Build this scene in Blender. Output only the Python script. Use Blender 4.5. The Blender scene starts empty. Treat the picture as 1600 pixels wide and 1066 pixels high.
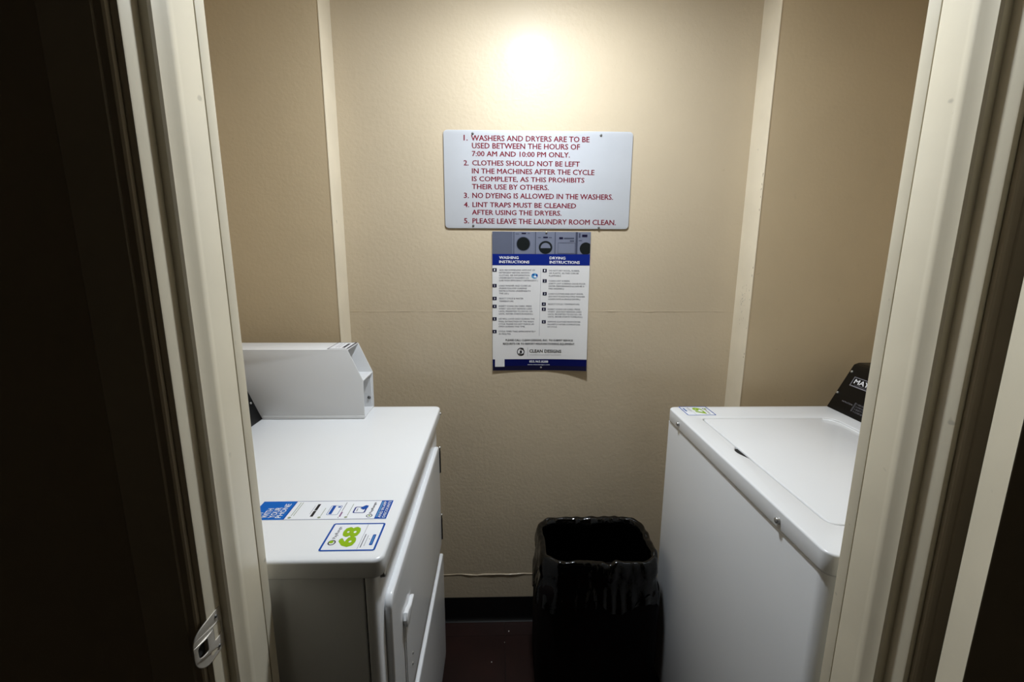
import bpy, bmesh, math, random
from mathutils import Vector, Matrix
S = bpy.context.scene
C = S.collection
random.seed(7)

# ---------------------------------------------------------------- camera, world, exposure
cam_d = bpy.data.cameras.new('camera'); cam = bpy.data.objects.new('camera', cam_d); C.objects.link(cam)
H = 1.37
cam_d.sensor_width = 36.0; cam_d.lens = 714.0 / 1600.0 * 36.0
cam_d.clip_start = 0.01
R0 = ((0.99961, -0.00079799, 0.0278428), (-0.0274701, -0.193664, 0.980683), (0.00460957, -0.981068, -0.193611))
mw = Matrix([[R0[i][0], -R0[i][1], -R0[i][2]] for i in range(3)]).to_4x4()
mw.translation = Vector((0, 0, H))
cam.matrix_world = mw
S.camera = cam
w = bpy.data.worlds.new('world'); S.world = w; w.use_nodes = True
w.node_tree.nodes['Background'].inputs[0].default_value = (0.5, 0.55, 0.65, 1)
w.node_tree.nodes['Background'].inputs[1].default_value = 0.02
S.view_settings.view_transform = 'Standard'; S.view_settings.look = 'None'
S.view_settings.gamma = 1.0; S.view_settings.use_curve_mapping = False
S.view_settings.exposure = 0.0
LAMP = 560.0; LCOL = (237, 246, 255); LR = .052; LDEP = .008     # closet lamp: emission, colour, diffuser radius and drop
HALL_FILL = 2.2  # emission of the added hallway fill lamp

# ---------------------------------------------------------------- materials
def s2l(c):
    return tuple(((v/255)/12.92 if v/255 <= .04045 else ((v/255+.055)/1.055)**2.4) for v in c)
MATS = {}
def mat(name, col, rough=.5, metal=0., spec=.5, coat=0., mottle=0., mscale=6., bump=0., bscale=60., bdist=.001, speck=0., emit=0., detail=3., bump2=0., b2scale=20., trans=0.):
    if name in MATS: return MATS[name]
    m = bpy.data.materials.new(name); m.use_nodes = True
    nt = m.node_tree; b = nt.nodes['Principled BSDF']
    c = s2l(col) + (1,)
    b.inputs['Base Color'].default_value = c
    b.inputs['Roughness'].default_value = rough; b.inputs['Metallic'].default_value = metal
    b.inputs['Specular IOR Level'].default_value = spec
    b.inputs['Coat Weight'].default_value = coat; b.inputs['Coat Roughness'].default_value = .11
    tc = nt.nodes.new('ShaderNodeTexCoord')
    if mottle > 0 or speck > 0:
        n = nt.nodes.new('ShaderNodeTexNoise'); n.inputs['Scale'].default_value = mscale; n.inputs['Detail'].default_value = 5
        nt.links.new(tc.outputs['Object'], n.inputs['Vector'])
        r = nt.nodes.new('ShaderNodeValToRGB')
        r.color_ramp.elements[0].position = .3; r.color_ramp.elements[1].position = .7
        d = tuple(v*(1-mottle) for v in c[:3]); l = tuple(min(1, v*(1+mottle*.5)) for v in c[:3])
        r.color_ramp.elements[0].color = d+(1,); r.color_ramp.elements[1].color = l+(1,)
        nt.links.new(n.outputs['Fac'], r.inputs['Fac'])
        out = r.outputs['Color']
        if speck > 0:
            n2 = nt.nodes.new('ShaderNodeTexNoise'); n2.inputs['Scale'].default_value = 38; n2.inputs['Detail'].default_value = 2
            nt.links.new(tc.outputs['Object'], n2.inputs['Vector'])
            r2 = nt.nodes.new('ShaderNodeValToRGB'); r2.color_ramp.elements[0].position = .73; r2.color_ramp.elements[1].position = .78
            r2.color_ramp.elements[0].color = (0,0,0,1); r2.color_ramp.elements[1].color = (speck,)*3+(1,)
            nt.links.new(n2.outputs['Fac'], r2.inputs['Fac'])
            mx = nt.nodes.new('ShaderNodeMixRGB'); mx.inputs[2].default_value = tuple(v*.45 for v in c[:3])+(1,)
            nt.links.new(r2.outputs['Color'], mx.inputs[0]); nt.links.new(out, mx.inputs[1]); out = mx.outputs[0]
        nt.links.new(out, b.inputs['Base Color'])
    if bump > 0:
        n = nt.nodes.new('ShaderNodeTexNoise'); n.inputs['Scale'].default_value = bscale; n.inputs['Detail'].default_value = detail
        nt.links.new(tc.outputs['Object'], n.inputs['Vector'])
        bp = nt.nodes.new('ShaderNodeBump'); bp.inputs['Strength'].default_value = bump; bp.inputs['Distance'].default_value = bdist
        nt.links.new(n.outputs['Fac'], bp.inputs['Height'])
        nt.links.new(bp.outputs['Normal'], b.inputs['Normal'])
        if bump2 > 0:
            n3 = nt.nodes.new('ShaderNodeTexNoise'); n3.inputs['Scale'].default_value = b2scale; n3.inputs['Detail'].default_value = 1
            nt.links.new(tc.outputs['Object'], n3.inputs['Vector'])
            bp2 = nt.nodes.new('ShaderNodeBump'); bp2.inputs['Strength'].default_value = bump2; bp2.inputs['Distance'].default_value = bdist*3
            nt.links.new(n3.outputs['Fac'], bp2.inputs['Height']); nt.links.new(bp.outputs['Normal'], bp2.inputs['Normal'])
            nt.links.new(bp2.outputs['Normal'], b.inputs['Normal'])
    if emit > 0:
        b.inputs['Emission Color'].default_value = c; b.inputs['Emission Strength'].default_value = emit
    MATS[name] = m
    return m
WALL2 = mat('tan_gloss_wall_paint', (200, 181, 149), .40, mottle=.06, mscale=3, bump=.34, bscale=105, bdist=.0014, speck=.12, bump2=.12, b2scale=22)
WALL = mat('beige_gloss_wall_paint', (196, 180, 154), .45, spec=.25, coat=.3, mottle=.05, mscale=3, bump=.6, bscale=95, bdist=.0016, speck=.12, bump2=.12, b2scale=22)
TRIM = mat('cream_trim_paint', (226, 216, 192), .36, mottle=.07, mscale=7, bump=.12, bscale=30, bdist=.0015, speck=.5)
RETURN = mat('cream_return_paint', (226, 214, 190), .4, mottle=.07, mscale=9, bump=.15, bscale=40, bdist=.0015, speck=.4)
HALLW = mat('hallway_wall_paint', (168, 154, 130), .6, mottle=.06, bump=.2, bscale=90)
HALLT = mat('hallway_trim_paint', (176, 164, 142), .45, mottle=.08, bump=.1, bscale=40)  # even mid beige for the hall casing and door face
CEIL = mat('ceiling_paint', (225, 218, 202), .7, bump=.2, bscale=60)
WHITE = mat('white_appliance_enamel', (232, 233, 234), .22, bump=.05, bscale=240, bdist=.0003, mottle=.015, mscale=5)
GREYW = mat('satin_white_sheet_metal', (222, 222, 222), .38, bump=.04, bscale=300, bdist=.0002)
BLACK = mat('black_console_plastic', (4, 4, 5), .4, spec=.25, bump=.05, bscale=300, bdist=.0002)
GAP = mat('gap_shade_and_rubber', (16, 16, 15), .8)  # rubber feet and seals; elsewhere shade painted into gaps and recesses
CHROME = mat('zinc_screw_metal', (190, 190, 188), .3, metal=.9, bump=.05, bscale=200, bdist=.0002)
GSCREW = mat('dull_grey_screw_metal', (110, 110, 108), .45, metal=.7, bump=.05, bscale=200, bdist=.0002)
STEEL = mat('scuffed_steel', (205, 198, 186), .45, metal=.35, bump=.2, bscale=120, bdist=.0004, mottle=.15, mscale=40)
VINYL = mat('black_cove_vinyl', (12, 12, 12), .35, mottle=.2, bump=.1, bscale=50)
TILE = mat('dark_brown_floor_vinyl', (34, 15, 10), .5, spec=.2, mottle=.3, mscale=9, bump=.15, bscale=60)
GROUT = mat('floor_joint_dirt', (20, 14, 11), .9, mottle=.2)
BAG = mat('glossy_black_bag_film', (2, 2, 2), .1, spec=.45, bump=.5, bscale=34, bdist=.005, detail=4)
BIN = mat('dark_bin_plastic', (11, 5, 5), .7, spec=.12, bump=.1, bscale=80)
SIGN = mat('grey_white_sign_plate', (182, 184, 188), .5, spec=.3, mottle=.03, mscale=12, bump=.06, bscale=90, bdist=.0003)
PAPER = mat('white_poster_paper', (222, 220, 218), .5, spec=.3, mottle=.02, bump=.05, bscale=60)
def ink(name, c, r=.4): return mat(name, c, r, spec=.2, mottle=.03, mscale=30)
RED = ink('dark_red_ink', (112, 8, 32)); NAVY = ink('navy_ink', (12, 34, 118)); NAVY2 = ink('deep_navy_ink', (8, 14, 74)); DNAVY = ink('dark_navy_ink', (24, 22, 48))
DARK = ink('charcoal_ink', (62, 60, 72)); MIDG = ink('grey_ink', (130, 128, 135)); BLK = ink('black_ink', (22, 22, 26)); WINK = ink('white_ink', (235, 235, 238))
PIC1 = ink('slate_picture_ink', (92, 96, 112)); PIC2 = ink('light_slate_picture_ink', (112, 116, 132)); PIC3 = ink('dark_slate_picture_ink', (66, 70, 86)); PICK = ink('near_black_picture_ink', (22, 26, 26))
SKY = ink('sky_blue_ink', (96, 160, 200)); BLUE = ink('bright_blue_ink', (0, 96, 186)); BLUE2 = ink('strong_blue_ink', (0, 72, 160)); GREEN = ink('lime_green_ink', (142, 180, 20)); PALEG = ink('sage_grey_ink', (150, 158, 132)); STICK = mat('white_sticker_film', (236, 238, 242), .3, mottle=.01, bump=.03, bscale=80)
PURP = ink('mauve_ink', (140, 100, 140)); CRUMB = mat('white_crumb', (225, 222, 215), .8, bump=.3, bscale=400)

# ---------------------------------------------------------------- helpers
def link(name, me, parent=None, mats=()):
    o = bpy.data.objects.new(name, me); C.objects.link(o)
    for m in mats:
        if m is not None: me.materials.append(m)
    if parent is not None: o.parent = parent; o.matrix_parent_inverse = parent.matrix_world.inverted() if False else Matrix.Identity(4)
    return o
def bmobj(name, bm, m, parent=None, smooth=None):
    bmesh.ops.recalc_face_normals(bm, faces=bm.faces)
    me = bpy.data.meshes.new(name); bm.to_mesh(me); bm.free()
    # shift to parent's frame (parents are unrotated empties at their base)
    if parent is not None:
        off = world_of(parent); me.transform(Matrix.Translation(-off))
    o = link(name, me, parent, m if isinstance(m, (list, tuple)) else (m,))
    if smooth is not None:
        for p in me.polygons: p.use_smooth = True
        me.set_sharp_from_angle(angle=math.radians(smooth))
    return o
def world_of(o):
    v = Vector((0,0,0))
    while o is not None: v += o.location; o = o.parent
    return v
def thing(name, label, cat, loc, group=None):
    o = bpy.data.objects.new(name, None); C.objects.link(o); o.location = loc; o.empty_display_size = .05
    o['label'] = label; o['category'] = cat
    if group: o['group'] = group
    return o
def tag(o, label, cat, group=None):
    o['label'] = label; o['category'] = cat
    if group: o['group'] = group
    return o
def struct(o): o['kind'] = 'structure'; return o
def box(bm, x0, x1, y0, y1, z0, z1, bev=0., seg=2):
    r = bmesh.ops.create_cube(bm, size=1)
    vs = r['verts']
    for v in vs:
        v.co = Vector((x0+(v.co.x+.5)*(x1-x0), y0+(v.co.y+.5)*(y1-y0), z0+(v.co.z+.5)*(z1-z0)))
    if bev > 0:
        es = list({e for v in vs for e in v.link_edges})
        bmesh.ops.bevel(bm, geom=es, offset=bev, segments=seg, profile=.5, affect='EDGES')
    return bm
def boxo(name, x0, x1, y0, y1, z0, z1, m, parent=None, bev=0., seg=2):
    bm = bmesh.new(); box(bm, x0, x1, y0, y1, z0, z1, bev, seg)
    return bmobj(name, bm, m, parent, smooth=35 if bev > 0 else None)
def vec(p): return Vector(p)
def prism(bm, pts, a, b, fn):
    """closed outline pts (2-D), extruded between parameters a and b, fn(p,q,t)->xyz"""
    A = [bm.verts.new(fn(p[0], p[1], a)) for p in pts]; B = [bm.verts.new(fn(p[0], p[1], b)) for p in pts]
    n = len(pts)
    for i in range(n): bm.faces.new((A[i], A[(i+1)%n], B[(i+1)%n], B[i]))
    bm.faces.new(A[::-1]); bm.faces.new(B)
def prismo(name, pts, a, b, fn, m, parent=None, bev=0., smooth=None):
    bm = bmesh.new(); prism(bm, pts, a, b, fn)
    if bev > 0: bmesh.ops.bevel(bm, geom=list(bm.edges), offset=bev, segments=2, profile=.5, affect='EDGES')
    return bmobj(name, bm, m, parent, smooth=35 if bev > 0 else smooth)
def rrect(x0, x1, y0, y1, r, n=6):
    out = []
    rs = r if isinstance(r, (list, tuple)) else (r,)*4      # corners: x1y1, x0y1, x0y0, x1y0
    for k, (cx, cy, sx, sy) in enumerate(((x1, y1, -1, -1), (x0, y1, 1, -1), (x0, y0, 1, 1), (x1, y0, -1, 1))):
        q = max(rs[k], 1e-5)
        for i in range(n+1):
            a = math.pi/2*(k + i/n)
            out.append((cx+sx*q+q*math.cos(a), cy+sy*q+q*math.sin(a)))
    return out
def ngon(cx, cy, r, n=24, ry=None): return [(cx+r*math.cos(2*math.pi*i/n), cy+(ry or r)*math.sin(2*math.pi*i/n)) for i in range(n)]
def curve_mesh(loops, thick, bev):
    """filled flat shape with holes, rounded rim, centred on z=0; returns a new mesh datablock"""
    cu = bpy.data.curves.new('t', 'CURVE'); cu.dimensions = '2D'; cu.fill_mode = 'BOTH'
    cu.extrude = max(thick/2-bev, 0); cu.bevel_depth = bev; cu.bevel_resolution = 2; cu.offset = -bev
    for L in loops:
        s = cu.splines.new('POLY'); s.points.add(len(L)-1); s.use_cyclic_u = True
        for p, q in zip(s.points, L): p.co = (q[0], q[1], 0, 1)
    o = bpy.data.objects.new('t', cu); C.objects.link(o)
    dg = bpy.context.evaluated_depsgraph_get(); dg.update()
    me = bpy.data.meshes.new_from_object(o.evaluated_get(dg))
    bpy.data.objects.remove(o); bpy.data.curves.remove(cu)
    return me
def plate(name, loops, thick, bev, fn, m, parent=None, smooth=40):
    me = curve_mesh(loops, thick, bev); me.materials.clear()
    off = world_of(parent) if parent is not None else Vector((0,0,0))
    for v in me.vertices: v.co = Vector(fn(v.co.x, v.co.y, v.co.z)) - off
    bm = bmesh.new(); bm.from_mesh(me); bmesh.ops.remove_doubles(bm, verts=bm.verts, dist=1e-6)
    bmesh.ops.recalc_face_normals(bm, faces=bm.faces); bm.to_mesh(me); bm.free()
    me.name = name
    o = link(name, me, parent, (m,))
    for p in me.polygons: p.use_smooth = True
    me.set_sharp_from_angle(angle=math.radians(smooth))
    return o
def cyl(bm, c, axis, r, h, n=16, r2=None, dome=0.):
    """cylinder from point c along axis; optional dome on the end"""
    ax = vec(axis).normalized(); u = ax.orthogonal().normalized(); v = ax.cross(u); c = vec(c)
    rings = [(r, 0), (r2 if r2 is not None else r, h)]
    if dome > 0:
        for k in range(1, 4): rings.append(((r2 or r)*math.cos(k*math.pi/8), h+dome*math.sin(k*math.pi/8)))
    prev = None; first = None
    for rr, hh in rings:
        L = [bm.verts.new(c+ax*hh+(u*math.cos(2*math.pi*i/n)+v*math.sin(2*math.pi*i/n))*rr) for i in range(n)]
        if prev:
            for i in range(n): bm.faces.new((prev[i], prev[(i+1)%n], L[(i+1)%n], L[i]))
        else: first = L
        prev = L
    bm.faces.new(first[::-1]); bm.faces.new(prev)
def screw(name, c, axis, r, m, parent, h=.002):
    bm = bmesh.new(); cyl(bm, c, axis, r, h, 14, r*.9, r*.35)
    ax = vec(axis).normalized(); u = ax.orthogonal().normalized(); v = ax.cross(u)
    return bmobj(name, bm, m, parent, smooth=40)
def tube(bm, pts, r, n=8):
    prev = None
    for i, p in enumerate(pts):
        p = vec(p); a = vec(pts[max(i-1, 0)]); b = vec(pts[min(i+1, len(pts)-1)])
        d = (b-a).normalized(); u = d.cross(Vector((0,1,0.01))).normalized(); v = d.cross(u)
        rr = r[i] if isinstance(r, (list, tuple)) else r
        L = [bm.verts.new(p+(u*math.cos(2*math.pi*k/n)+v*math.sin(2*math.pi*k/n))*rr) for k in range(n)]
        if prev:
            for k in range(n): bm.faces.new((prev[k], prev[(k+1)%n], L[(k+1)%n], L[k]))
        else: bm.faces.new(L[::-1])
        prev = L
    bm.faces.new(prev)

class Print:
    """flat printing on a surface: fn(u, v, lift) -> xyz"""
    def __init__(s, fn, lift=.0004): s.fn = fn; s.bm = bmesh.new(); s.mats = []; s.lift = lift
    def mi(s, m):
        if m not in s.mats: s.mats.append(m)
        return s.mats.index(m)
    def poly(s, pts, m, k=1):
        f = s.bm.faces.new([s.bm.verts.new(s.fn(p[0], p[1], s.lift*k)) for p in pts]); f.material_index = s.mi(m)
    def rect(s, u0, v0, u1, v1, m, k=1, nu=1):
        for i in range(nu):
            a = u0+(u1-u0)*i/nu; b = u0+(u1-u0)*(i+1)/nu
            s.poly([(a, v0), (b, v0), (b, v1), (a, v1)], m, k)
    def quad(s, p, m, k=1): s.poly(p, m, k)
    def disc(s, u, v, r, m, k=1, rv=None, n=24): s.poly(ngon(u, v, r, n, rv), m, k)
    def ring(s, o, i, m, k=1):
        n = len(o)
        for j in range(n): s.poly([o[j], o[(j+1)%n], i[(j+1)%n], i[j]], m, k)
    def clip(s, pts, umax): return [(min(p[0], umax), p[1]) for p in pts]
    def text(s, t, u0, v0, u1, v1, h, m, k=1, bold=0.):
        """baseline from (u0,v0) to (u1,v1), capital height h"""
        me, (x0, x1, y1) = textmesh(t)
        du, dv = u1-u0, v1-v0; L = math.hypot(du, dv); ex = (du/L, dv/L); ey = (-ex[1], ex[0])
        sx = L/(x1-x0+2*bold); sy = h/CAP*(1-bold*.8)
        mi = s.mi(m)
        shifts = [(0, 0)] if bold <= 0 else [(0, 0), (-bold, 0), (bold, 0), (0, bold*.5), (0, -bold*.5)]
        if bold > .05: shifts += [(-bold*.7, bold*.5), (bold*.7, bold*.5), (-bold*.7, -bold*.5), (bold*.7, -bold*.5), (-bold*.5, 0), (bold*.5, 0)]
        for si, (bx, by) in enumerate(shifts):
            vs = [s.bm.verts.new(s.fn(u0+ex[0]*(v.co.x-x0+bold+bx)*sx+ey[0]*(v.co.y+bold*.5+by)*sy, v0+ex[1]*(v.co.x-x0+bold+bx)*sx+ey[1]*(v.co.y+bold*.5+by)*sy, s.lift*k+.000016*si)) for v in me.vertices]
            for p in me.polygons:
                try: f = s.bm.faces.new([vs[i] for i in p.vertices]); f.material_index = mi
                except ValueError: pass
        bpy.data.meshes.remove(me)
    def done(s, name, parent):
        me = bpy.data.meshes.new(name); s.bm.to_mesh(me); s.bm.free()
        if parent is not None: me.transform(Matrix.Translation(-world_of(parent)))
        return link(name, me, parent, s.mats)
def textmesh(t, bold=0.):
    cu = bpy.data.curves.new('t', 'FONT'); cu.body = t; cu.size = 1; cu.resolution_u = 2; cu.offset = bold; cu.space_character = 1.0+bold
    o = bpy.data.objects.new('t', cu); C.objects.link(o)
    dg = bpy.context.evaluated_depsgraph_get(); dg.update()
    me = bpy.data.meshes.new_from_object(o.evaluated_get(dg))
    bpy.data.objects.remove(o); bpy.data.curves.remove(cu)
    xs = [v.co.x for v in me.vertices]; ys = [v.co.y for v in me.vertices]
    return me, (min(xs), max(xs), max(ys))
_m, (_a, _b, CAP) = textmesh('H'); bpy.data.meshes.remove(_m)

# ---------------------------------------------------------------- the room
D = 1.494; DS = 1.40           # recessed middle wall and the side wall panels flanking it
XL, XR = -.96, 1.27            # closet side walls
RL, RR = -.490, .784           # recess returns
ZC = 2.172                      # closet ceiling
wb = struct(boxo('wall_back', RL-.02, RR+.02, D, D+.06, 0, ZC, WALL))
struct(boxo('wall_back_left', XL, RL, DS, D+.06, 0, ZC, WALL2))
struct(boxo('wall_back_right', RR, XR, DS, D+.06, 0, ZC, WALL2))
struct(boxo('trim_1', RL, RL+.0022, DS-.0015, D, 0, ZC, RETURN))
tr2 = struct(boxo('trim_2', RR-.0022, RR, DS-.0015, D, 0, ZC, RETURN))
struct(boxo('wall_left', XL-.08, XL, .5777, D+.06, 0, ZC, WALL2))
struct(boxo('wall_right', XR, XR+.08, .5777, D+.06, 0, ZC, WALL2))
struct(boxo('ceiling', XL-.08, XR+.08, .5777, D+.06, ZC, ZC+.06, CEIL))
# taped joints and caulk ridges in the paint
def ridge(name, x0, x1, y, z, r, amp, parent, seed, n=60):
    rnd = random.Random(seed); bm = bmesh.new(); pts = []; rs = []; d = 0
    for i in range(n+1):
        d = d*.85+rnd.uniform(-amp, amp); pts.append((x0+(x1-x0)*i/n, y, z+d)); rs.append(r*(.6+.7*rnd.random()))
    tube(bm, pts, rs, 6)
    return bmobj(name, bm, WALL, parent, smooth=60)
ridge('paint_ridge', RL+.003, RR-.003, D+.0004, 1.174, .0012, .0006, wb, 3)
ridge('paint_ridge', RL+.003, RR-.003, D+.0002, .194, .0028, .0028, wb, 5, 44)
# front wall with the doorway
HZ = 2.04
struct(boxo('wall_front_left', -1.9, -.351, .4905, .5777, 0, 2.45, WALL))
struct(boxo('wall_front_right', .5255, 2.1, .4905, .5777, 0, 2.45, WALL))
struct(boxo('wall_front_header', -.351, .5255, .4905, .5777, HZ+.012, 2.45, WALL))
# jamb profiles in plan (x away from the opening is handled by the sign)
def jamb(name, xin, sg, z0, z1):
    # xin: face of the stop; sg=-1 left, +1 right
    def X(d): return xin+sg*d
    prof = [(X(.0009), .5761), (X(0), .5739), (X(.0004), .5406), (X(-.0004), .5363), (X(-.0013), .5308), (X(-.0007), .5265), (X(.0013), .5221), (X(.0028), .5101), (X(.0049), .5074), (X(.0133), .5068), (X(.0137), .5041), (X(.0140), .4840), (X(.0147), .4823), (X(.033), .4823), (X(.033), .5761)]
    return struct(prismo(name, prof, z0, z1, lambda p, q, t: (p, q, t), TRIM, smooth=30))
jl = jamb('trim_3', -.3363, -1, 0, HZ)
jr = jamb('trim_4', .5085, 1, 0, HZ)
# head jamb
struct(prismo('trim_5', [(.5761, HZ), (.5074, HZ), (.5068, HZ+.012), (.4823, HZ+.0125), (.4823, HZ+.03), (.5761, HZ+.03)], -.352, .527, lambda p, q, t: (t, p, q), TRIM))
# closet-side casing strip (its edge shows past the jamb)
def casing_in(name, x, sg):
    pr = [(x, .5775), (x-sg*.0004, .5788), (x-sg*.0004, .5946), (x+sg*.002, .5962), (x+sg*.055, .5962), (x+sg*.057, .5775)]
    return struct(prismo(name, pr, 0, HZ, lambda p, q, t: (p, q, t), TRIM, smooth=30))
casing_in('trim_6', -.3366, -1); casing_in('trim_7', .5092, 1)
# hall-side casing, profiled, unlit
def casing_hall(name, x, sg):
    y = .4823
    pr = [(x, y-.0008), (x, y-.006), (x+sg*.002, y-.0075), (x+sg*.009, y-.0075), (x+sg*.0105, y-.0095), (x+sg*.045, y-.014), (x+sg*.0535, y-.015), (x+sg*.057, y-.012), (x+sg*.057, y+.0075), (x+sg*.012, y+.0075), (x+sg*.012, y-.0008)]
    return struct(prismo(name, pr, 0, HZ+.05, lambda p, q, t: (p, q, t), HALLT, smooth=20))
casing_hall('trim_8', -.3581, -1); casing_hall('trim_9', .5297, 1)
# chips and scuffs in the paint
def marks(parent, fn, boxes, m, seed, n):
    rnd = random.Random(seed); bm = bmesh.new()
    for k in range(n):
        u0, u1, v0, v1, L, W = boxes[k % len(boxes)]
        u = rnd.uniform(u0, u1); v = rnd.uniform(v0, v1); a = rnd.gauss(math.pi/2, .5); l = L*rnd.uniform(.3, 1); w_ = W*rnd.uniform(.5, 1)
        c, s_ = math.cos(a), math.sin(a); pts = []
        for q in range(6):
            t = q*math.pi/3; px, py = l*math.cos(t)*rnd.uniform(.7, 1), w_*math.sin(t)*rnd.uniform(.7, 1)
            pts.append(bm.verts.new(fn(u+px*c-py*s_, v+px*s_+py*c)))
        bm.faces.new(pts)
    o = bmobj('paint_scuff', bm, m, parent); o['kind'] = 'stuff'; return o
SCUFF = mat('grey_scuff', (150, 140, 126), .7, mottle=.3, mscale=200); CHIP = mat('brown_paint_chip', (120, 100, 74), .7, mottle=.3, mscale=100)
marks(tr2, lambda u, v: (RR-.0024, u, v), [(1.428, 1.458, 1.14, 1.27, .006, .0006), (1.435, 1.452, 1.20, 1.24, .004, .0008)], SCUFF, 4, 46)
marks(tr2, lambda u, v: (RR-.0024, u, v), [(1.402, 1.406, 1.0, 1.6, .006, .0016)], CHIP, 9, 12)
# floor: slab plus vinyl tiles
fl = struct(boxo('floor', -1.9, 2.1, -2.6, D+.06, -.06, -.003, GROUT))
t0 = .3048
tm = bmesh.new(); box(tm, .0006, t0-.0006, .0006, t0-.0006, -.003, 0, .0006, 1)
bmesh.ops.recalc_face_normals(tm, faces=tm.faces); tme = bpy.data.meshes.new('tile'); tm.to_mesh(tme); tm.free(); tme.materials.append(TILE)
for j in range(-1, 5):
    y = 1.420-t0*j
    for i in range(-4, 5):
        x = .02+t0*i
        if x+t0 > XR or x < XL-.1: continue
        if j == -1:
            bm = bmesh.new(); box(bm, x+.0006, x+t0-.0006, y+.0006, min(y+t0, D), -.003, 0, .0006, 1); bmobj('tile', bm, TILE, fl)
        else:
            o = bpy.data.objects.new('tile', tme); C.objects.link(o); o.location = (x, y, 0); o.parent = fl
# cove base: profile with a toe
def cove(name, x0, x1, y):
    pr = [(y, .0985), (y-.002, .0985), (y-.003, .096), (y-.003, .016), (y-.006, .007), (y-.013, .0015), (y-.013, 0.0), (y, 0.0)]
    return struct(prismo(name, pr, x0, x1, lambda p, q, t: (t, p, q), VINYL, smooth=50))
bb = cove('baseboard_back', RL+.003, RR-.003, D)
cove('baseboard_back_left', XL, RL, DS); cove('baseboard_back_right', RR, XR, DS)
# hallway around the camera
struct(boxo('wall_hall_left', -1.96, -1.9, -2.6, .5777, 0, 2.45, HALLW))
struct(boxo('wall_hall_right', 2.1, 2.16, -2.6, .5777, 0, 2.45, HALLW))
struct(boxo('wall_hall_behind', -1.96, 2.16, -2.66, -2.6, 0, 2.45, HALLW))
struct(boxo('ceiling_hall', -1.96, 2.16, -2.66, .5777, 2.45, 2.5, HALLW))
# hallway paint on the hall face of the front wall
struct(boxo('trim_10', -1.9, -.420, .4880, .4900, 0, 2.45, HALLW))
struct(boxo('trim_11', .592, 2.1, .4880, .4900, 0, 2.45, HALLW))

# strike plate on the left jamb, curved lip towards the hall
def strike():
    bm = bmesh.new()
    out = [(.4455, .874), (.4455, .962), (.464, .962), (.464, .874)]
    xs = -.3503+.0004
    def fn(q, z, d):      # q runs along the jamb and out into the hall, the lip bends round the edge
        e = max(0, .4823-q); return (xs+d-e*e*9, q, z)
    o1 = rrect(.4590, .5062, .878, .9345, (.003, .020, .020, .003), 8)
    hole = rrect(.4890, .5030, .8975, .9185, (.006, .003, .003, .006), 5); hole2 = rrect(.4640, .4775, .8955, .9140, (.003, .006, .006, .003), 5)
    return plate('strike_plate', [o1, hole, hole2], .0016, .0004, lambda x, y, z: fn(x, y, z), STEEL, jl)
sp = strike()
sp['label'] = 'steel strike plate with a curved lip and two holes'
bm = bmesh.new(); box(bm, -.3512, -.3502, .4880, .5040, .8965, .9195); box(bm, -.3548, -.3540, .4645, .4770, .8962, .9132); bmobj('latch_hole_shade', bm, GAP, sp)  # dark inserts stand for the shade in the hole and lip recess
screw('screw', (-.3490, .4960, .9270), (1, 0, 0), .0022, GSCREW, sp, .0004); screw('screw', (-.3490, .4960, .8850), (1, 0, 0), .0022, GSCREW, sp, .0004)

# the closet door, folded back into the hall on the right
A = Vector((.533, .4524)); B = Vector((.5199, .4142)); n2 = (A-B).normalized(); d2 = Vector((-n2.y, n2.x)); d2 = d2 if d2.x > 0 else -d2
pr = [A, B, B+d2*.76, A+d2*.76]
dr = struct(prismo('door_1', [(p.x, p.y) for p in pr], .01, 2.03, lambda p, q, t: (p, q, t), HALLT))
pe = [A+n2*.0-d2*.0012, B-d2*.0012, B, A]
ed = prismo('door_edge', [(p.x, p.y) for p in pe], .0102, 2.0298, lambda p, q, t: (p, q, t), TRIM, dr); ed['label'] = 'cream painted hinge edge'
for z in (.25, .66, 1.80):
    bm = bmesh.new(); c = A-d2*.004
    cyl(bm, (c.x, c.y+.006, z-.045), (0, 0, 1), .0055, .09, 12); bmobj('hinge', bm, STEEL, dr, smooth=40)
bm = bmesh.new(); kb = B+d2*.70
cyl(bm, (kb.x, kb.y, .93), (-n2.x, -n2.y, 0), .028, .008, 24); cyl(bm, (kb.x-n2.x*.008, kb.y-n2.y*.008, .93), (-n2.x, -n2.y, 0), .011, .03, 16); cyl(bm, (kb.x-n2.x*.036, kb.y-n2.y*.036, .93), (-n2.x, -n2.y, 0), .02, .018, 24, .026, .008)
bmobj('door_knob', bm, STEEL, dr, smooth=40)

# ---------------------------------------------------------------- small round lamp on the closet ceiling
LX, LY = .118, 1.02
lamp = thing('ceiling_lamp', 'small round white ceiling lamp with a frosted diffuser, just above the view', 'lamp', (LX, LY, ZC))
PORC = mat('white_lamp_metal', (235, 233, 228), .35, bump=.02, bscale=50)
def revolve(name, prof, m, parent, c, n=40):
    bm = bmesh.new(); prev = None
    for r_, h_ in prof:
        L = [bm.verts.new((c[0]+r_*math.cos(2*math.pi*k/n), c[1]+r_*math.sin(2*math.pi*k/n), c[2]-h_)) for k in range(n)]
        if prev:
            for k in range(n): bm.faces.new((prev[k], prev[(k+1)%n], L[(k+1)%n], L[k]))
        prev = L
    return bmobj(name, bm, m, parent, smooth=40)
revolve('lamp_housing', [(.05, 0), (.094, 0), (.098, .006), (.098, .030), (.094, .034), (LR+.001, .034), (LR+.001, .026)], PORC, lamp, (LX, LY, ZC))
DIFF = mat('glowing_lamp_diffuser', LCOL, .4, emit=LAMP)
revolve('diffuser', [(LR, .028), (LR, .034+LDEP*.3), (LR*.93, .034+LDEP*.65), (LR*.75, .034+LDEP*.88), (LR*.4, .034+LDEP), (.0005, .034+LDEP*1.02)], DIFF, lamp, (LX, LY, ZC))
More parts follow.
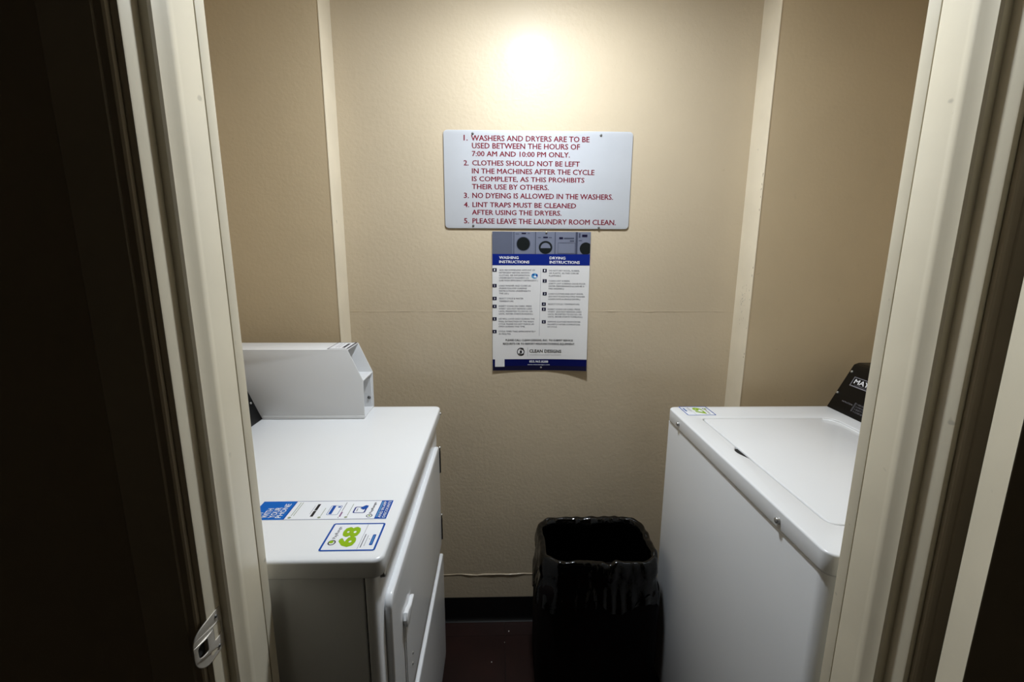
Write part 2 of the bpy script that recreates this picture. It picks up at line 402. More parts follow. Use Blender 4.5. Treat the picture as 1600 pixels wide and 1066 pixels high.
HLX, HLY = -.5, -1.3
hl = thing('hallway_fill_lamp', 'dim round fill lamp added on the hallway ceiling, unseen behind the camera', 'lamp', (HLX, HLY, 2.45))  # added lamp: faint fill so the hallway is not pure black
revolve('lamp_housing', [(.08, 0), (.15, 0), (.155, .01), (.155, .03), (.141, .035), (.141, .028)], PORC, hl, (HLX, HLY, 2.45))
revolve('diffuser', [(.14, .03), (.14, .045), (.12, .065), (.07, .078), (.0005, .082)], mat('fill_lamp_diffuser', (255, 240, 220), .4, emit=HALL_FILL), hl, (HLX, HLY, 2.45))

# ---------------------------------------------------------------- rules sign
SY = D-.0035
sg = thing('rules_sign', 'grey-white plastic sign of red numbered laundry rules on the back wall', 'sign', (.121, D, 1.585))
plate('sign_plate', [rrect(-.1700, .4120, 1.4395, 1.7300, .012)], .0025, .0006, lambda x, y, z: (x, SY+z, y), SIGN, sg)
SIGN=[
('1.', -0.1083, 1.6998, -0.0958, 1.6996, 0.0161) ,
('WASHERS AND DRYERS ARE TO BE', -0.0857, 1.6993, 0.2777, 1.6984, 0.0157) ,
('USED BETWEEN THE HOURS OF', -0.0832, 1.6773, 0.2488, 1.6766, 0.0158) ,
('7:00 AM AND 10:00 PM ONLY.', -0.0835, 1.6547, 0.2185, 1.6536, 0.0148) ,
('2.', -0.1094, 1.6276, -0.0937, 1.6274, 0.015) ,
('CLOTHES SHOULD NOT BE LEFT', -0.083, 1.6279, 0.2496, 1.6269, 0.0149) ,
('IN THE MACHINES AFTER THE CYCLE', -0.0841, 1.6042, 0.2965, 1.6027, 0.0151) ,
('IS COMPLETE, AS THIS PROHIBITS', -0.0844, 1.5816, 0.2661, 1.5796, 0.0143) ,
('THEIR USE BY OTHERS.', -0.0847, 1.558, 0.1554, 1.5565, 0.0152) ,
('3.', -0.1101, 1.5314, -0.0942, 1.5312, 0.0154) ,
('NO DYEING IS ALLOWED IN THE WASHERS.', -0.0838, 1.5313, 0.3583, 1.5292, 0.0157) ,
('4.', -0.1106, 1.5041, -0.0938, 1.5038, 0.0147) ,
('LINT TRAPS MUST BE CLEANED', -0.0837, 1.5043, 0.2424, 1.5023, 0.0147) ,
('AFTER USING THE DRYERS.', -0.0856, 1.481, 0.1972, 1.4797, 0.0148) ,
('5.', -0.1109, 1.4547, -0.0944, 1.4544, 0.0156) ,
('PLEASE LEAVE THE LAUNDRY ROOM CLEAN.', -0.0843, 1.4544, 0.371, 1.4517, 0.0157) ,
]
POSTER=[
('WASHING', -0.0001, 1.3446, 0.062, 1.3442, 0.0083, 1) ,
('INSTRUCTIONS', -0.0001, 1.3313, 0.097, 1.3305, 0.0083, 1) ,
('DRYING', 0.162, 1.3439, 0.2129, 1.3433, 0.0083, 1) ,
('INSTRUCTIONS', 0.1623, 1.3304, 0.2596, 1.3296, 0.0087, 1) ,
('ADD RECOMMENDED AMOUNT OF', -0.0001, 1.3069, 0.1158, 1.3068, 0.0044, 0) ,
('DETERGENT BEFORE ADDING', -0.0006, 1.2985, 0.098, 1.2984, 0.0044, 0) ,
('CLOTHES. SEE INFORMATION', -0.0006, 1.2901, 0.0981, 1.29, 0.0044, 0) ,
("UNDERNEATH WASHER'S LID.", -0.0006, 1.2817, 0.0971, 1.2815, 0.0044, 0) ,
('(USE HIGH EFFICIENCY DETERGENT.)', -0.0006, 1.2735, 0.1253, 1.2732, 0.0044, 0) ,
('LOAD WASHER AND CLOSE LID.', -0.0006, 1.2563, 0.1042, 1.2562, 0.0045, 0) ,
('(PLEASE FOLLOW LOADING', -0.0006, 1.2481, 0.0897, 1.2478, 0.0045, 0) ,
('INSTRUCTIONS UNDERNEATH', -0.0006, 1.2396, 0.1015, 1.2393, 0.0045, 0) ,
('THE LID.)', -0.0007, 1.2313, 0.0306, 1.2311, 0.0045, 0) ,
('SELECT CYCLE & WATER', -0.0007, 1.2151, 0.0787, 1.2148, 0.0045, 0) ,
('DO NOT DRY WOOL, RUBBER,', 0.161, 1.3057, 0.2604, 1.3051, 0.0044, 0) ,
('OR PLASTIC, AS THEY CAN BE', 0.1612, 1.2973, 0.2573, 1.2967, 0.0044, 0) ,
('FLAMMABLE.', 0.1614, 1.2888, 0.2013, 1.2887, 0.0045, 0) ,
('CLEAN LINT SCREEN.', 0.1608, 1.2724, 0.2299, 1.2719, 0.0044, 0) ,
('(DIRTY LINT SCREENS CAUSE POOR', 0.161, 1.2635, 0.2804, 1.2629, 0.0044, 0) ,
('DRYER PERFORMANCE & CAN BE A', 0.1612, 1.2552, 0.2773, 1.2546, 0.0045, 0) ,
('FIRE HAZARD.)', 0.1613, 1.2471, 0.2108, 1.2468, 0.0045, 0) ,
('LOAD CLOTHES AND SHUT DOOR.', 0.161, 1.2303, 0.275, 1.2296, 0.0045, 0) ,
('(DO NOT PLACE MULTIPLE WASHER', 0.1612, 1.2215, 0.2803, 1.221, 0.0045, 0) ,
('LOADS INTO A SINGLE DRYER.)', 0.1609, 1.2129, 0.2647, 1.2124, 0.0045, 0) ,
('TEMPERATURE.', -0.0007, 1.206, 0.0472, 1.2061, 0.0045, 0) ,
('INSERT COINS OR CARD. PRESS', -0.0014, 1.1899, 0.1062, 1.1896, 0.0046, 0) ,
("'START.' (DO NOT REMOVE CARD", -0.0014, 1.1813, 0.1074, 1.181, 0.0045, 0) ,
('UNTIL PROMPTED TO DO SO, OR', -0.0014, 1.1726, 0.1091, 1.1723, 0.0046, 0) ,
('UNTIL WATER STARTS RUNNING.)', -0.0014, 1.1644, 0.111, 1.164, 0.0046, 0) ,
('LID WILL LOCK ONLY DURING THE', -0.0019, 1.1479, 0.1163, 1.1473, 0.0046, 0) ,
('FINAL EXTRACTION OF THE WASH', -0.0019, 1.139, 0.1132, 1.1383, 0.0046, 0) ,
('CYCLE. PLEASE DO NOT FORCE LID', -0.0019, 1.1307, 0.1149, 1.13, 0.0046, 0) ,
('OPEN DURING THIS TIME.', -0.0019, 1.1224, 0.0853, 1.1219, 0.0046, 0) ,
('CYCLE TIMES TAKE APPROXIMATELY', -0.0019, 1.1062, 0.1203, 1.1054, 0.0046, 0) ,
('25 MINUTES.', -0.0019, 1.0976, 0.039, 1.0973, 0.0046, 0) ,
('SELECT CYCLE / TEMPERATURE.', 0.1598, 1.1965, 0.2641, 1.196, 0.0045, 0) ,
('INSERT COINS OR CARD. PRESS', 0.1597, 1.1796, 0.2662, 1.1791, 0.0046, 0) ,
("'START.' (DO NOT REMOVE CARD", 0.1599, 1.1712, 0.2711, 1.1706, 0.0046, 0) ,
('UNTIL PROMPTED TO DO SO, OR', 0.1601, 1.1629, 0.2714, 1.1623, 0.0046, 0) ,
('UNTIL DRYER STARTS TUMBLING.)', 0.1602, 1.1547, 0.2746, 1.1541, 0.0046, 0) ,
('REMOVE CLOTHES FROM DRYER', 0.1601, 1.1381, 0.2683, 1.1374, 0.0046, 0) ,
('PROMPTLY AFTER COMPLETION', 0.1598, 1.1293, 0.2668, 1.1286, 0.0046, 0) ,
('OF CYCLE.', 0.1595, 1.1212, 0.1919, 1.121, 0.0046, 0) ,
('PLEASE CALL CLEAN DESIGNS, INC. TO SUBMIT SERVICE', 0.0208, 1.0759, 0.245, 1.0747, 0.006, 2) ,
('REQUESTS OR TO REPORT MALFUNCTIONING EQUIPMENT.', 0.0123, 1.0637, 0.2523, 1.0625, 0.0061, 2) ,
('CLEAN DESIGNS', 0.1005, 1.0367, 0.2074, 1.0356, 0.01, 3) ,
('COMMERCIAL LAUNDRY EQUIPMENT', 0.1006, 1.0273, 0.2069, 1.0268, 0.0026, 4) ,
('855.965.8288', 0.1009, 1.002, 0.164, 1.0014, 0.0072, 1) ,
('www.cleandesigns.com', 0.0947, 0.9935, 0.1693, 0.993, 0.0031, 1) ,
]
pt = Print(lambda u, v, k: (u, SY-.00125-k, v))
for t, x0, z0, x1, z1, h in SIGN: pt.text(t, x0, z0, x1, z1, h, RED, bold=.022)
pt.done('lettering', sg)['label'] = 'dark red numbered lettering'
for x, z in ((-.0803, 1.7201), (.3123, 1.719), (-.0815, 1.4477), (.317, 1.4432)): screw('screw', (x, SY-.0012, z), (0, -1, 0), .0038, GSCREW, sg)

# ---------------------------------------------------------------- instructions poster (slightly curled paper)
po = thing('instructions_poster', 'white paper poster of washing and drying instructions below the red-lettered sign', 'poster', (.135, D, 1.20))
PX0, PX1, PZ0, PZ1 = -.0222, .2925, .9745, 1.4305
def curl(x, z):
    u = (x-PX0)/(PX1-PX0); v = (z-PZ0)/(PZ1-PZ0)
    a = (2*u-1)**2; return .0012+(.0135 if u > .5 else .0035)*a*(1-v)**3+.004*a*v**2+.001*math.sin(v*6)**2
def pfn(x, z, k): return (x, D-curl(x, z)-k, z)
bm = bmesh.new(); nx, nz = 16, 20; G = []
for s_ in (0, .0004):
    G.append([[bm.verts.new(pfn(PX0+(PX1-PX0)*i/nx-(.0000), PZ0+(PZ1-PZ0)*j/nz, s_)) for i in range(nx+1)] for j in range(nz+1)])
for g in G:
    for j in range(nz):
        for i in range(nx): bm.faces.new((g[j][i], g[j][i+1], g[j+1][i+1], g[j+1][i]))
for j in range(nz):
    for i in (0, nx): bm.faces.new((G[0][j][i], G[0][j+1][i], G[1][j+1][i], G[1][j][i]))
for i in range(nx):
    for j in (0, nz): bm.faces.new((G[0][j][i], G[0][j][i+1], G[1][j][i+1], G[1][j][i]))
bmobj('sheet', bm, PAPER, po, smooth=50)
P0 = .0005
pt = Print(lambda u, v, k: pfn(u, v, P0+k), .0003)
e = .0003
pt.rect(PX0+e, 1.3600, PX1-e, PZ1-e, PIC1, 1, 16)
pt.rect(PX0+e, 1.3245, PX1-e, 1.3600, NAVY, 1, 16)
pt.rect(PX0+e, PZ0+e, PX1-e, 1.0135, NAVY2, 1, 16)
pt.rect(PX0+e, PZ0+e, PX1-e, .9905, DNAVY, 2, 16)
# printed picture: a row of machines
pt.rect(.042, 1.3605, .0455, 1.430, PIC2, 2); pt.rect(.048, 1.3605, .1095, 1.4295, PIC2, 2, 4); pt.rect(.1100, 1.3605, .1145, 1.43, WINK if False else PIC2, 3)
pt.rect(.1172, 1.3605, .1775, 1.4295, PIC2, 2, 4); pt.rect(.1800, 1.3605, .2440, 1.4295, PIC2, 2, 4); pt.rect(.2510, 1.3605, PX1-.0006, 1.4295, PIC2, 2, 4)
pt.rect(.0455, 1.3605, .048, 1.4295, PIC3, 2); pt.rect(.1145, 1.3605, .1172, 1.4295, PIC3, 2); pt.rect(.1775, 1.3605, .18, 1.4295, PIC3, 2); pt.rect(.2440, 1.3605, .2510, 1.4295, PIC3, 2)
pt.disc(.077, 1.392, .0225, PIC3, 3); pt.disc(.077, 1.392, .0205, PICK, 4)
pt.disc(.1484, 1.3812, .0218, PICK, 3, .0205); pt.poly([(.1484+.016*math.cos(a*math.pi/12), 1.3790+.0165*math.sin(a*math.pi/12)) for a in range(13)], PIC2, 4)
pt.poly([(min(p[0], PX1-.0008), max(p[1], 1.3605)) for p in ngon(.2775, 1.378, .0195, 32)], PICK, 3)
for a in ((.0712, 1.4227, .0856, 1.4269), (.1403, 1.4103, .1551, 1.4149), (.1915, 1.4073, .2038, 1.4137), (.2643, 1.4142, .2812, 1.422)): pt.rect(a[0], a[1], a[2], a[3], DNAVY, 4)
for a in ((.090, 1.4235, .098, 1.4255), (.052, 1.422, .063, 1.4238), (.124, 1.411, .133, 1.413), (.158, 1.411, .168, 1.413), (.207, 1.408, .2393, 1.412), (.226, 1.400, .240, 1.4035), (.254, 1.412, .259, 1.426), (.254, 1.402, .2645, 1.404)): pt.rect(a[0], a[1], a[2], a[3], PIC3, 4)
i_, o_ = [(.1890, 1.3632), (.2415, 1.3632), (.2415, 1.3954), (.1890, 1.3954)], [(.1880, 1.3622), (.2425, 1.3622), (.2425, 1.3964), (.1880, 1.3964)]
pt.ring(o_, i_, PIC3, 4)
INK = {0: DARK, 1: WINK, 2: BLK, 3: BLK, 4: MIDG}
for t, x0, z0, x1, z1, h, c in POSTER: pt.text(t, x0, z0, x1, z1, h*(1.0 if c else 1.05), INK[c], 5 if c == 1 else 2, bold=(.022 if c in (1, 2, 3) else .0))
for k, (x, z) in enumerate([(-.015, 1.3095), (-.0152, 1.259), (-.0153, 1.2175), (-.0154, 1.1915), (-.0155, 1.1502), (-.0156, 1.108)]):
    pt.rect(x-.0065, z-.0055, x+.0068, z+.0055, DNAVY, 2); pt.text(str(k+1), x-.0018, z-.003, x+.0018, z-.003, .006, WINK, 4, bold=.01)
for k, (x, z) in enumerate([(.1471, 1.3078), (.1477, 1.2746), (.1485, 1.2329), (.1462, 1.199), (.1465, 1.1821), (.1472, 1.1402)]):
    pt.rect(x-.0066, z-.0055, x+.0066, z+.0055, DNAVY, 2); pt.text(str(k+1), x-.0018, z-.003, x+.0018, z-.003, .006, WINK, 4, bold=.01)
pt.quad([(.1343, 1.3144), (.1350, 1.3144), (.1330, 1.0931), (.1323, 1.0931)], MIDG, 2)
# splash emblem beside the first step
pt.disc(.1145, 1.2905, .0105, SKY, 2, .0088); pt.disc(.1175, 1.2885, .0055, WINK, 3, .0030); pt.disc(.110, 1.2945, .004, BLUE2, 3, .0025); pt.disc(.1215, 1.2925, .0028, BLUE2, 4, .0045)
# company emblem: open ring round a comma shape
def arc(cx, cz, r0, r1, a0, a1, m, k, n=30):
    for i in range(n):
        a = math.radians(a0+(a1-a0)*i/n); b = math.radians(a0+(a1-a0)*(i+1)/n)
        f = lambda t: r0+(r1-r0)*min(1, 4*t*(1-t)+.15) if False else r1
        pt.poly([(cx+r0*math.cos(a), cz+r0*math.sin(a)), (cx+r0*math.cos(b), cz+r0*math.sin(b)), (cx+r1*math.cos(b), cz+r1*math.sin(b)), (cx+r1*math.cos(a), cz+r1*math.sin(a))], m, k)
arc(.0728, 1.0391, .0115, .0138, 45, 320, BLK, 2); arc(.0738, 1.0391, .0080, .0105, -150, 110, BLK, 2); pt.disc(.0722, 1.0385, .0035, BLK, 2, .0055)
pt.quad([(.0945, 1.0533), (.0952, 1.0533), (.0954, 1.0237), (.0947, 1.0237)], MIDG, 2)
pt.rect(-.0142, .9881, .0175, 1.0192, PAPER, 5)
pt.done('printing', po)['label'] = 'printed machine picture, navy bands and small instruction text'
for nm, x, z, c in (('pin', .1502, 1.4280, WINK), ('pin', .1404, .9847, CHROME)):
    screw(nm, (x, D-curl(x, z)-.0012, z), (0, -1, 0), .0034, CHROME, po)

# ---------------------------------------------------------------- dryer
T = .914
dy = thing('clothes_dryer', 'white front-loading clothes dryer with a coin box, left of the black bin', 'dryer', (-.51, .96, 0))
boxo('cabinet', -.84, -.2085, .6215, 1.304, .03, .8805, WHITE, dy, .003)
# front panel wraps the near corner
fp = rrect(-.2063, -.1890, .6215, 1.304, (.010, .002, .002, .012), 5)
plate('front_panel', [fp], .848, .002, lambda x, y, z: (x, y, .03+.4255+z), WHITE, dy)
boxo('panel_gap_shade', -.212, -.203, .626, 1.300, .035, .876, GAP, dy)  # dark slab standing for the shade in the corner seam
boxo('top_gap_shade', -.835, -.196, .627, 1.299, .874, .886, GAP, dy)  # dark slab standing for the shade under the top panel
plate('top_panel', [rrect(-.845, -.1755, .6125, 1.3085, .018, 8)], .0325, .0055, lambda x, y, z: (x, y, T-.01625+z), WHITE, dy)
# door: pressed panel with a rounded proud rim
def onfront(d): return lambda x, y, z: (d+z, x, y)
dd = plate('door', [rrect(.655, 1.262, .484, .812, .022, 8)], .013, .004, onfront(-.1830), WHITE, dy)
plate('door_seal', [rrect(.657, 1.260, .486, .810, .020, 8)], .004, .001, onfront(-.1882), GAP, dy)
lp = plate('lower_panel', [rrect(.640, 1.290, .060, .440, .016, 8)], .013, .004, onfront(-.1830), WHITE, dy)
plate('panel_seal', [rrect(.642, 1.288, .062, .438, .014, 8)], .004, .001, onfront(-.1882), GAP, dy)
for z in (.755, .535):
    bm = bmesh.new(); box(bm, -.1885, -.1765, 1.267, 1.285, z-.033, z+.033, .002); cyl(bm, (-.178, 1.2655, z-.034), (0, 0, 1), .0045, .068, 10)
    bmobj('hinge', bm, BLACK, dy, smooth=40); screw('screw', (-.1775, 1.276, z+.04), (1, 0, 0), .004, CHROME, dy)
# pull handle on the door: flared head on a slim vertical bar
hp = [(.722, .708), (.728, .690), (.742, .684), (.760, .692), (.788, .699), (.794, .704), (.786, .709), (.764, .708), (.744, .716), (.730, .718)]
hh = plate('handle', [hp], .009, .0030, onfront(-.1722), WHITE, dd)
plate('handle_grip', [rrect(.7275, .7425, .505, .700, .007, 5), rrect(.7300, .7400, .5075, .6975, .005, 5)], .0022, .0006, onfront(-.1757), GREYW, dd)
for z, y in ((.566, .7955), (.546, .790)): screw('door_plug', (-.1764, y, z), (1, 0, 0), .0035, CHROME, dd, .0008)
screw('screw', (-.1890, .6500, .8630), (1, 0, 0), .0062, CHROME, dy, .006); screw('screw', (-.1760, 1.296, .894), (1, 0, 0), .004, CHROME, dy)
for x in (-.80, -.25):
    for y in (.67, 1.25):
        bm = bmesh.new(); cyl(bm, (x, y, 0), (0, 0, 1), .02, .034, 12, .014); bmobj('foot', bm, GAP, dy, smooth=40)
# console
def cfn(p, q, t): return (p, t, q)
cs = prismo('console', [(-.648, T), (-.700, 1.045), (-.716, 1.052), (-.835, 1.052), (-.835, T)], .632, 1.300, cfn, BLACK, dy, .003)
screw('screw', (-.6676, 1.190, .9652), (.93, 0, .37), .0035, CHROME, cs); screw('screw', (-.686, 1.190, 1.012), (.93, 0, .37), .0035, CHROME, cs)
# coin box, open at its end where the coin slide was taken out
cbx = bpy.data.objects.new('coin_box', None); C.objects.link(cbx); cbx.parent = dy; cbx['label'] = 'plain white coin box with an open end'
bo = [(-.3705, .9155), (-.3690, 1.0225), (-.4055, 1.1080), (-.82, 1.1080), (-.82, 1.054), (-.7085, 1.054), (-.6485, .9155)]
prismo('side_plate', bo, 1.2040, 1.2062, cfn, GREYW, cbx, .0006); prismo('side_plate', bo, 1.2995, 1.3017, cfn, GREYW, cbx, .0006)
boxo('top_plate', -.82, -.4060, 1.2040, 1.3017, 1.1064, 1.1086, GREYW, cbx, .0006)
boxo('base_plate', -.645, -.3715, 1.2062, 1.2995, .9150, .9172, GREYW, cbx)
boxo('base_flange', -.6465, -.3712, 1.2025, 1.2042, .9150, .9235, GREYW, cbx, .0004)
boxo('shelf', -.55, -.3695, 1.2062, 1.2995, 1.0204, 1.0224, GREYW, cbx)
boxo('inner_plate', -.475, -.473, 1.2062, 1.2995, .917, 1.1064, GREYW, cbx)
boxo('inner_bracket', -.470, -.375, 1.2962, 1.2995, .917, 1.004, GREYW, cbx)
screw('lock_bolt', (-.3822, 1.2962, .9455), (0, -1, 0), .005, GSCREW, cbx)
pt = Print(lambda u, v, k: (u, v, 1.1086+k))
pt.rect(-.462, 1.2115, -.4085, 1.3, STICK, 1); pt.ring([(-.462, 1.2105), (-.408, 1.2105), (-.408, 1.3005), (-.462, 1.3005)], [(-.4600, 1.2125), (-.411, 1.2125), (-.411, 1.2985), (-.4600, 1.2985)], DNAVY, 2)
pt.rect(-.428, 1.228, -.4205, 1.283, DNAVY, 2); pt.text('$', -.448, 1.225, -.443, 1.225, .008, PALEG, 2) if False else None
for x in (-.438, -.446): pt.rect(x, 1.23, x+.0012, 1.285, MIDG, 2)
pt.rect(-.412, 1.222, -.4075, 1.296, DNAVY, 3)
pt.done('decal', cbx)['label'] = 'white decal edged in navy'

# stickers on the dryer top; text reads towards +y with its top towards -x
def topfn(u, v, k): return (u, v, T+.0003+k)
def ttext(pt, t, xb, y0, y1, h, m, k=2, bold=.015, flip=False):
    """baseline at x=xb running y0->y1, cap tops towards -x"""
    pt.text(t, xb, y0, xb, y1, h, m, k, bold)
st = bpy.data.objects.new('payment_sticker', None); C.objects.link(st); st.parent = dy; st['label'] = 'long blue and white phone payment sticker'
plate('sticker_film', [rrect(-.4335, -.1950, .7205, .7815, .003, 3)], .0004, .00005, lambda x, y, z: (x, y, T+.0002+z), STICK, st)
pt = Print(topfn, .0002)
pt.rect(-.4325, .7215, -.3735, .7808, BLUE, 1); pt.rect(-.3735, .7215, -.3712, .7808, BLUE2, 1)
pt.rect(-.3712, .7798, -.2170, .7808, NAVY, 1); pt.rect(-.3712, .7215, -.2170, .7224, NAVY, 1)
pt.rect(-.2170, .7215, -.1962, .7808, BLUE2, 1)
ttext(pt, 'PAY', -.4160, .7270, .7470, .0105, WINK); ttext(pt, 'WITH', -.4030, .7270, .7570, .0105, WINK); ttext(pt, 'YOUR', -.3900, .7270, .7600, .0105, WINK); ttext(pt, 'PHONE', -.3785, .7265, .7720, .0100, WINK)
for x in (-.3640, -.3600): pt.rect(x, .733, x+.0012, .776, PALEG, 1)
pt.disc(-.3640, .7275, .0028, PALEG, 1); pt.disc(-.3130, .7275, .0028, PALEG, 1); pt.disc(-.2670, .7275, .0028, PALEG, 1)
for x in (-.3125, -.2665): pt.rect(x, .7315, x+.0011, .770 if x > -.3 else .757, PALEG, 1)
pt.rect(-.3300, .7300, -.3250, .7480, BLK, 1); pt.rect(-.3300, .7495, -.3250, .7700, BLK, 1); pt.rect(-.3335, .738, -.3328, .765, MIDG, 1)
# card symbol
pt.ring(rrect(-.3040, -.2840, .7345, .7650, .003, 3), rrect(-.3032, -.2848, .7353, .7642, .0025, 3), BLUE2, 1); pt.rect(-.3010, .7370, -.2955, .7640, BLUE2, 1); pt.disc(-.2885, .7600, .0028, BLUE2, 1, .0022)
pt.rect(-.2800, .7290, -.2770, .7440, PURP, 1); pt.rect(-.2802, .7455, -.2790, .775, MIDG, 1); pt.rect(-.2805, .7255, -.2792, .7275, BLK, 1)
# phone with a hand symbol
pt.ring(rrect(-.2600, -.2380, .7400, .7600, .003, 3), rrect(-.2575, -.2405, .7418, .7582, .002, 3), NAVY, 1); pt.poly([(-.2500, .7550), (-.2430, .7500), (-.2370, .7560), (-.2370, .7630), (-.2420, .7650), (-.2470, .7600)], BLUE2, 2); pt.rect(-.2545, .7450, -.2530, .7540, MIDG, 2)
pt.ring(ngon(-.2275, .7310, .0055, 20, .0050), ngon(-.2275, .7310, .0040, 20, .0035), DARK, 1); pt.disc(-.2275, .7315, .0018, GREEN, 1)
ttext(pt, 'PayRange', -.2255, .7380, .7740, .0045, DARK)
pt.rect(-.2150, .7270, -.2132, .7760, SKY, 2)
ttext(pt, 'AND IN-APP', -.2068, .7250, .7770, .0050, WINK); ttext(pt, 'DISCOUNTS', -.1990, .7250, .7780, .0050, WINK)
pt.done('printing', st)['label'] = 'blue bands, icons and white PAY WITH YOUR PHONE lettering'
def numsticker(parent, fn, digits, name='number_sticker'):
    """local sticker frame: u = reading direction (0..W), v = up (0..Hh); fn(u,v,k)"""
    W, Hh = .0745, .0880
    sk = bpy.data.objects.new(name, None); C.objects.link(sk); sk.parent = parent
    plate('sticker_film', [rrect(0, W, 0, Hh, .004, 4)], .0004, .00005, lambda x, y, z: fn(x, y, z-.0001), STICK, sk)
    pt = Print(fn, .0002)
    pt.ring(rrect(.0004, W-.0004, .0004, Hh-.0004, .004, 4), rrect(.0036, W-.0036, .0036, Hh-.0036, .0015, 4), BLUE2, 1)
    pt.text(digits, .010, .0370, .0635, .0370, .0260, GREEN, 1, bold=.06)
    pt.text('PayRange', .0315, .0710, .0640, .0710, .0052, DARK, 1, bold=.01)
    pt.ring(ngon(.0215, .0735, .0068, 20, .0062), ngon(.0215, .0735, .0048, 20, .0042), DARK, 1); pt.disc(.0230, .0745, .0034, GREEN, 2)
    pt.rect(.0045, .0286, W-.0045, .0292, MIDG, 1)
    pt.rect(.0085, .0245, .0430, .0258, DARK, 1); pt.rect(.0120, .0200, .0400, .0208, MIDG, 1); pt.disc(.0300, .0162, .0008, BLK, 1)
    pt.poly(rrect(.0140, .0420, .0080, .0132, .0015, 3), BLUE2, 1); pt.rect(.0170, .0100, .0390, .0112, SKY, 2)
    pt.done('printing', sk)
    return sk
ns = numsticker(dy, lambda u, v, k: (-.1925-v, .6350+u, T+.0003+k), '68'); ns['label'] = 'blue-edged white sticker with green number 68'

# ---------------------------------------------------------------- washer
WT = T
wa = thing('washing_machine', 'white top-loading washing machine with a black console, right of the bin', 'washer', (.84, .95, 0))
plate('cabinet', [rrect(.5085, 1.17, .6120, 1.288, (.012, .004, .022, .022), 6)], .844, .003, lambda x, y, z: (x, y, .03+.422+z), WHITE, wa)
plate('top_gap_shade', [rrect(.5102, 1.165, .6138, 1.283, .020, 5)], .012, .001, lambda x, y, z: (x, y, .876+z), GAP, wa)  # dark plate gives the seam under the top its shade
LX0, LX1, LY0, LY1 = .5665, .936, .690, 1.1935
inner = rrect(LX0-.0022, LX1+.0022, LY0-.0022, LY1+.0022, (.035, .014, .02, .035), 6)
# widen the opening at the finger notch (left side, running from y=1.003 down to y=.941)
nn = []
for i, p in enumerate(inner):
    nn.append(p); q = inner[(i+1) % len(inner)]
    if abs(p[0]-(LX0-.0022)) < 1e-4 and abs(q[0]-(LX0-.0022)) < 1e-4 and p[1] > 1.1 and q[1] < .8:
        for t_ in range(0, 9):
            f = t_/8; nn.append((LX0-.0022-.0125*math.sin(math.pi*f**.75)**1.2, 1.006-.066*f))
tp = plate('top_panel', [rrect(.5050, 1.172, .6075, 1.2920, .022, 8), nn], .0380, .0038, lambda x, y, z: (x, y, WT-.019+z), WHITE, wa)
boxo('well', LX0-.03, LX1+.01, LY0-.01, LY1+.01, .884, .890, GAP, wa)
ld = plate('lid', [rrect(LX0, LX1, LY0, LY1, (.033, .012, .018, .033), 6)], .016, .0025, lambda x, y, z: (x, y, WT-.0085+z), WHITE, wa)
plate('notch_shade', [rrect(LX0-.014, LX0+.004, .945, 1.003, .004, 4)], .002, .0003, lambda x, y, z: (x, y, .9085+z), GAP, wa)  # dark plate put in for the shade inside the notch
# raised bead at the console side of the lid
bm = bmesh.new(); tube(bm, [(LX1-.010, LY0+.05, WT-.001), (LX1-.010, LY1-.045, WT-.001), (LX1-.018, LY1-.022, WT-.001), (LX1-.036, LY1-.010, WT-.0015)], .0035, 8); bmobj('lid_bead', bm, WHITE, ld, smooth=60)
for y in (1.204, .735): screw('screw', (.5052, y, .8935), (-1, 0, 0), .0062, CHROME, wa, .005)
cw = prismo('console', [(.986, WT), (1.051, 1.045), (1.064, 1.050), (1.160, 1.050), (1.160, WT)], .640, 1.288, cfn, BLACK, wa, .003)
cn = Vector((-.131, 0, .065)).normalized(); cu_ = Vector((.065, 0, .131)).normalized()
def consfn(u, v, k):   # u: reading direction from the far end (towards -y); v: up the slope
    p = Vector((.986, 1.288-u, WT))+cu_*v+cn*(k+.0002); return tuple(p)
pt = Print(consfn, .0003)
pt.ring([(.0300, .0835), (.150, .0835), (.150, .1125), (.0300, .1125)], [(.0325, .0865), (.1475, .0865), (.1475, .1105), (.0325, .1105)], MIDG, 1)
pt.text('MAYTAG', .0385, .0935, .142, .0935, .0135, WINK, 1, bold=.02)
pt.text('COMMERCIAL LAUNDRY', .045, .0885, .135, .0885, .0028, MIDG, 1)
pt.text('INSTRUCTIONS:', .0395, .0325, .080, .0325, .0040, MIDG, 1)
pt.ring([(.0835, .018), (.0875, .018), (.0875, .044), (.0835, .044)], [(.0843, .0188), (.0867, .0188), (.0867, .0432), (.0843, .0432)], MIDG, 1)
for k, t in enumerate(('1. ADD DETERGENT', '2. LOAD CLOTHES', '3. SELECT CYCLE', '4. CLOSE LID')): pt.text(t, .0915, .0395-.0075*k, .0915+.0028*len(t), .0395-.0075*k, .0040, MIDG, 1)
pt.done('printing', cw)['label'] = 'white boxed name and small instruction lettering'
for v_, y_ in ((.1235, 1.284-.006), (.0515, 1.2805)): 
    p = Vector((.986, y_, WT))+cu_*v_; screw('screw', p, cn, .0040, CHROME, cw)
nw = numsticker(wa, lambda u, v, k: (.5345+v*.95, 1.2905-u, WT+.0003+k), '67'); nw['label'] = 'blue-edged white sticker with green number 67'
for x in (.56, 1.12):
    for y in (.67, 1.23):
        bm = bmesh.new(); cyl(bm, (x, y, 0), (0, 0, 1), .02, .034, 12, .014); bmobj('foot', bm, GAP, wa, smooth=40)

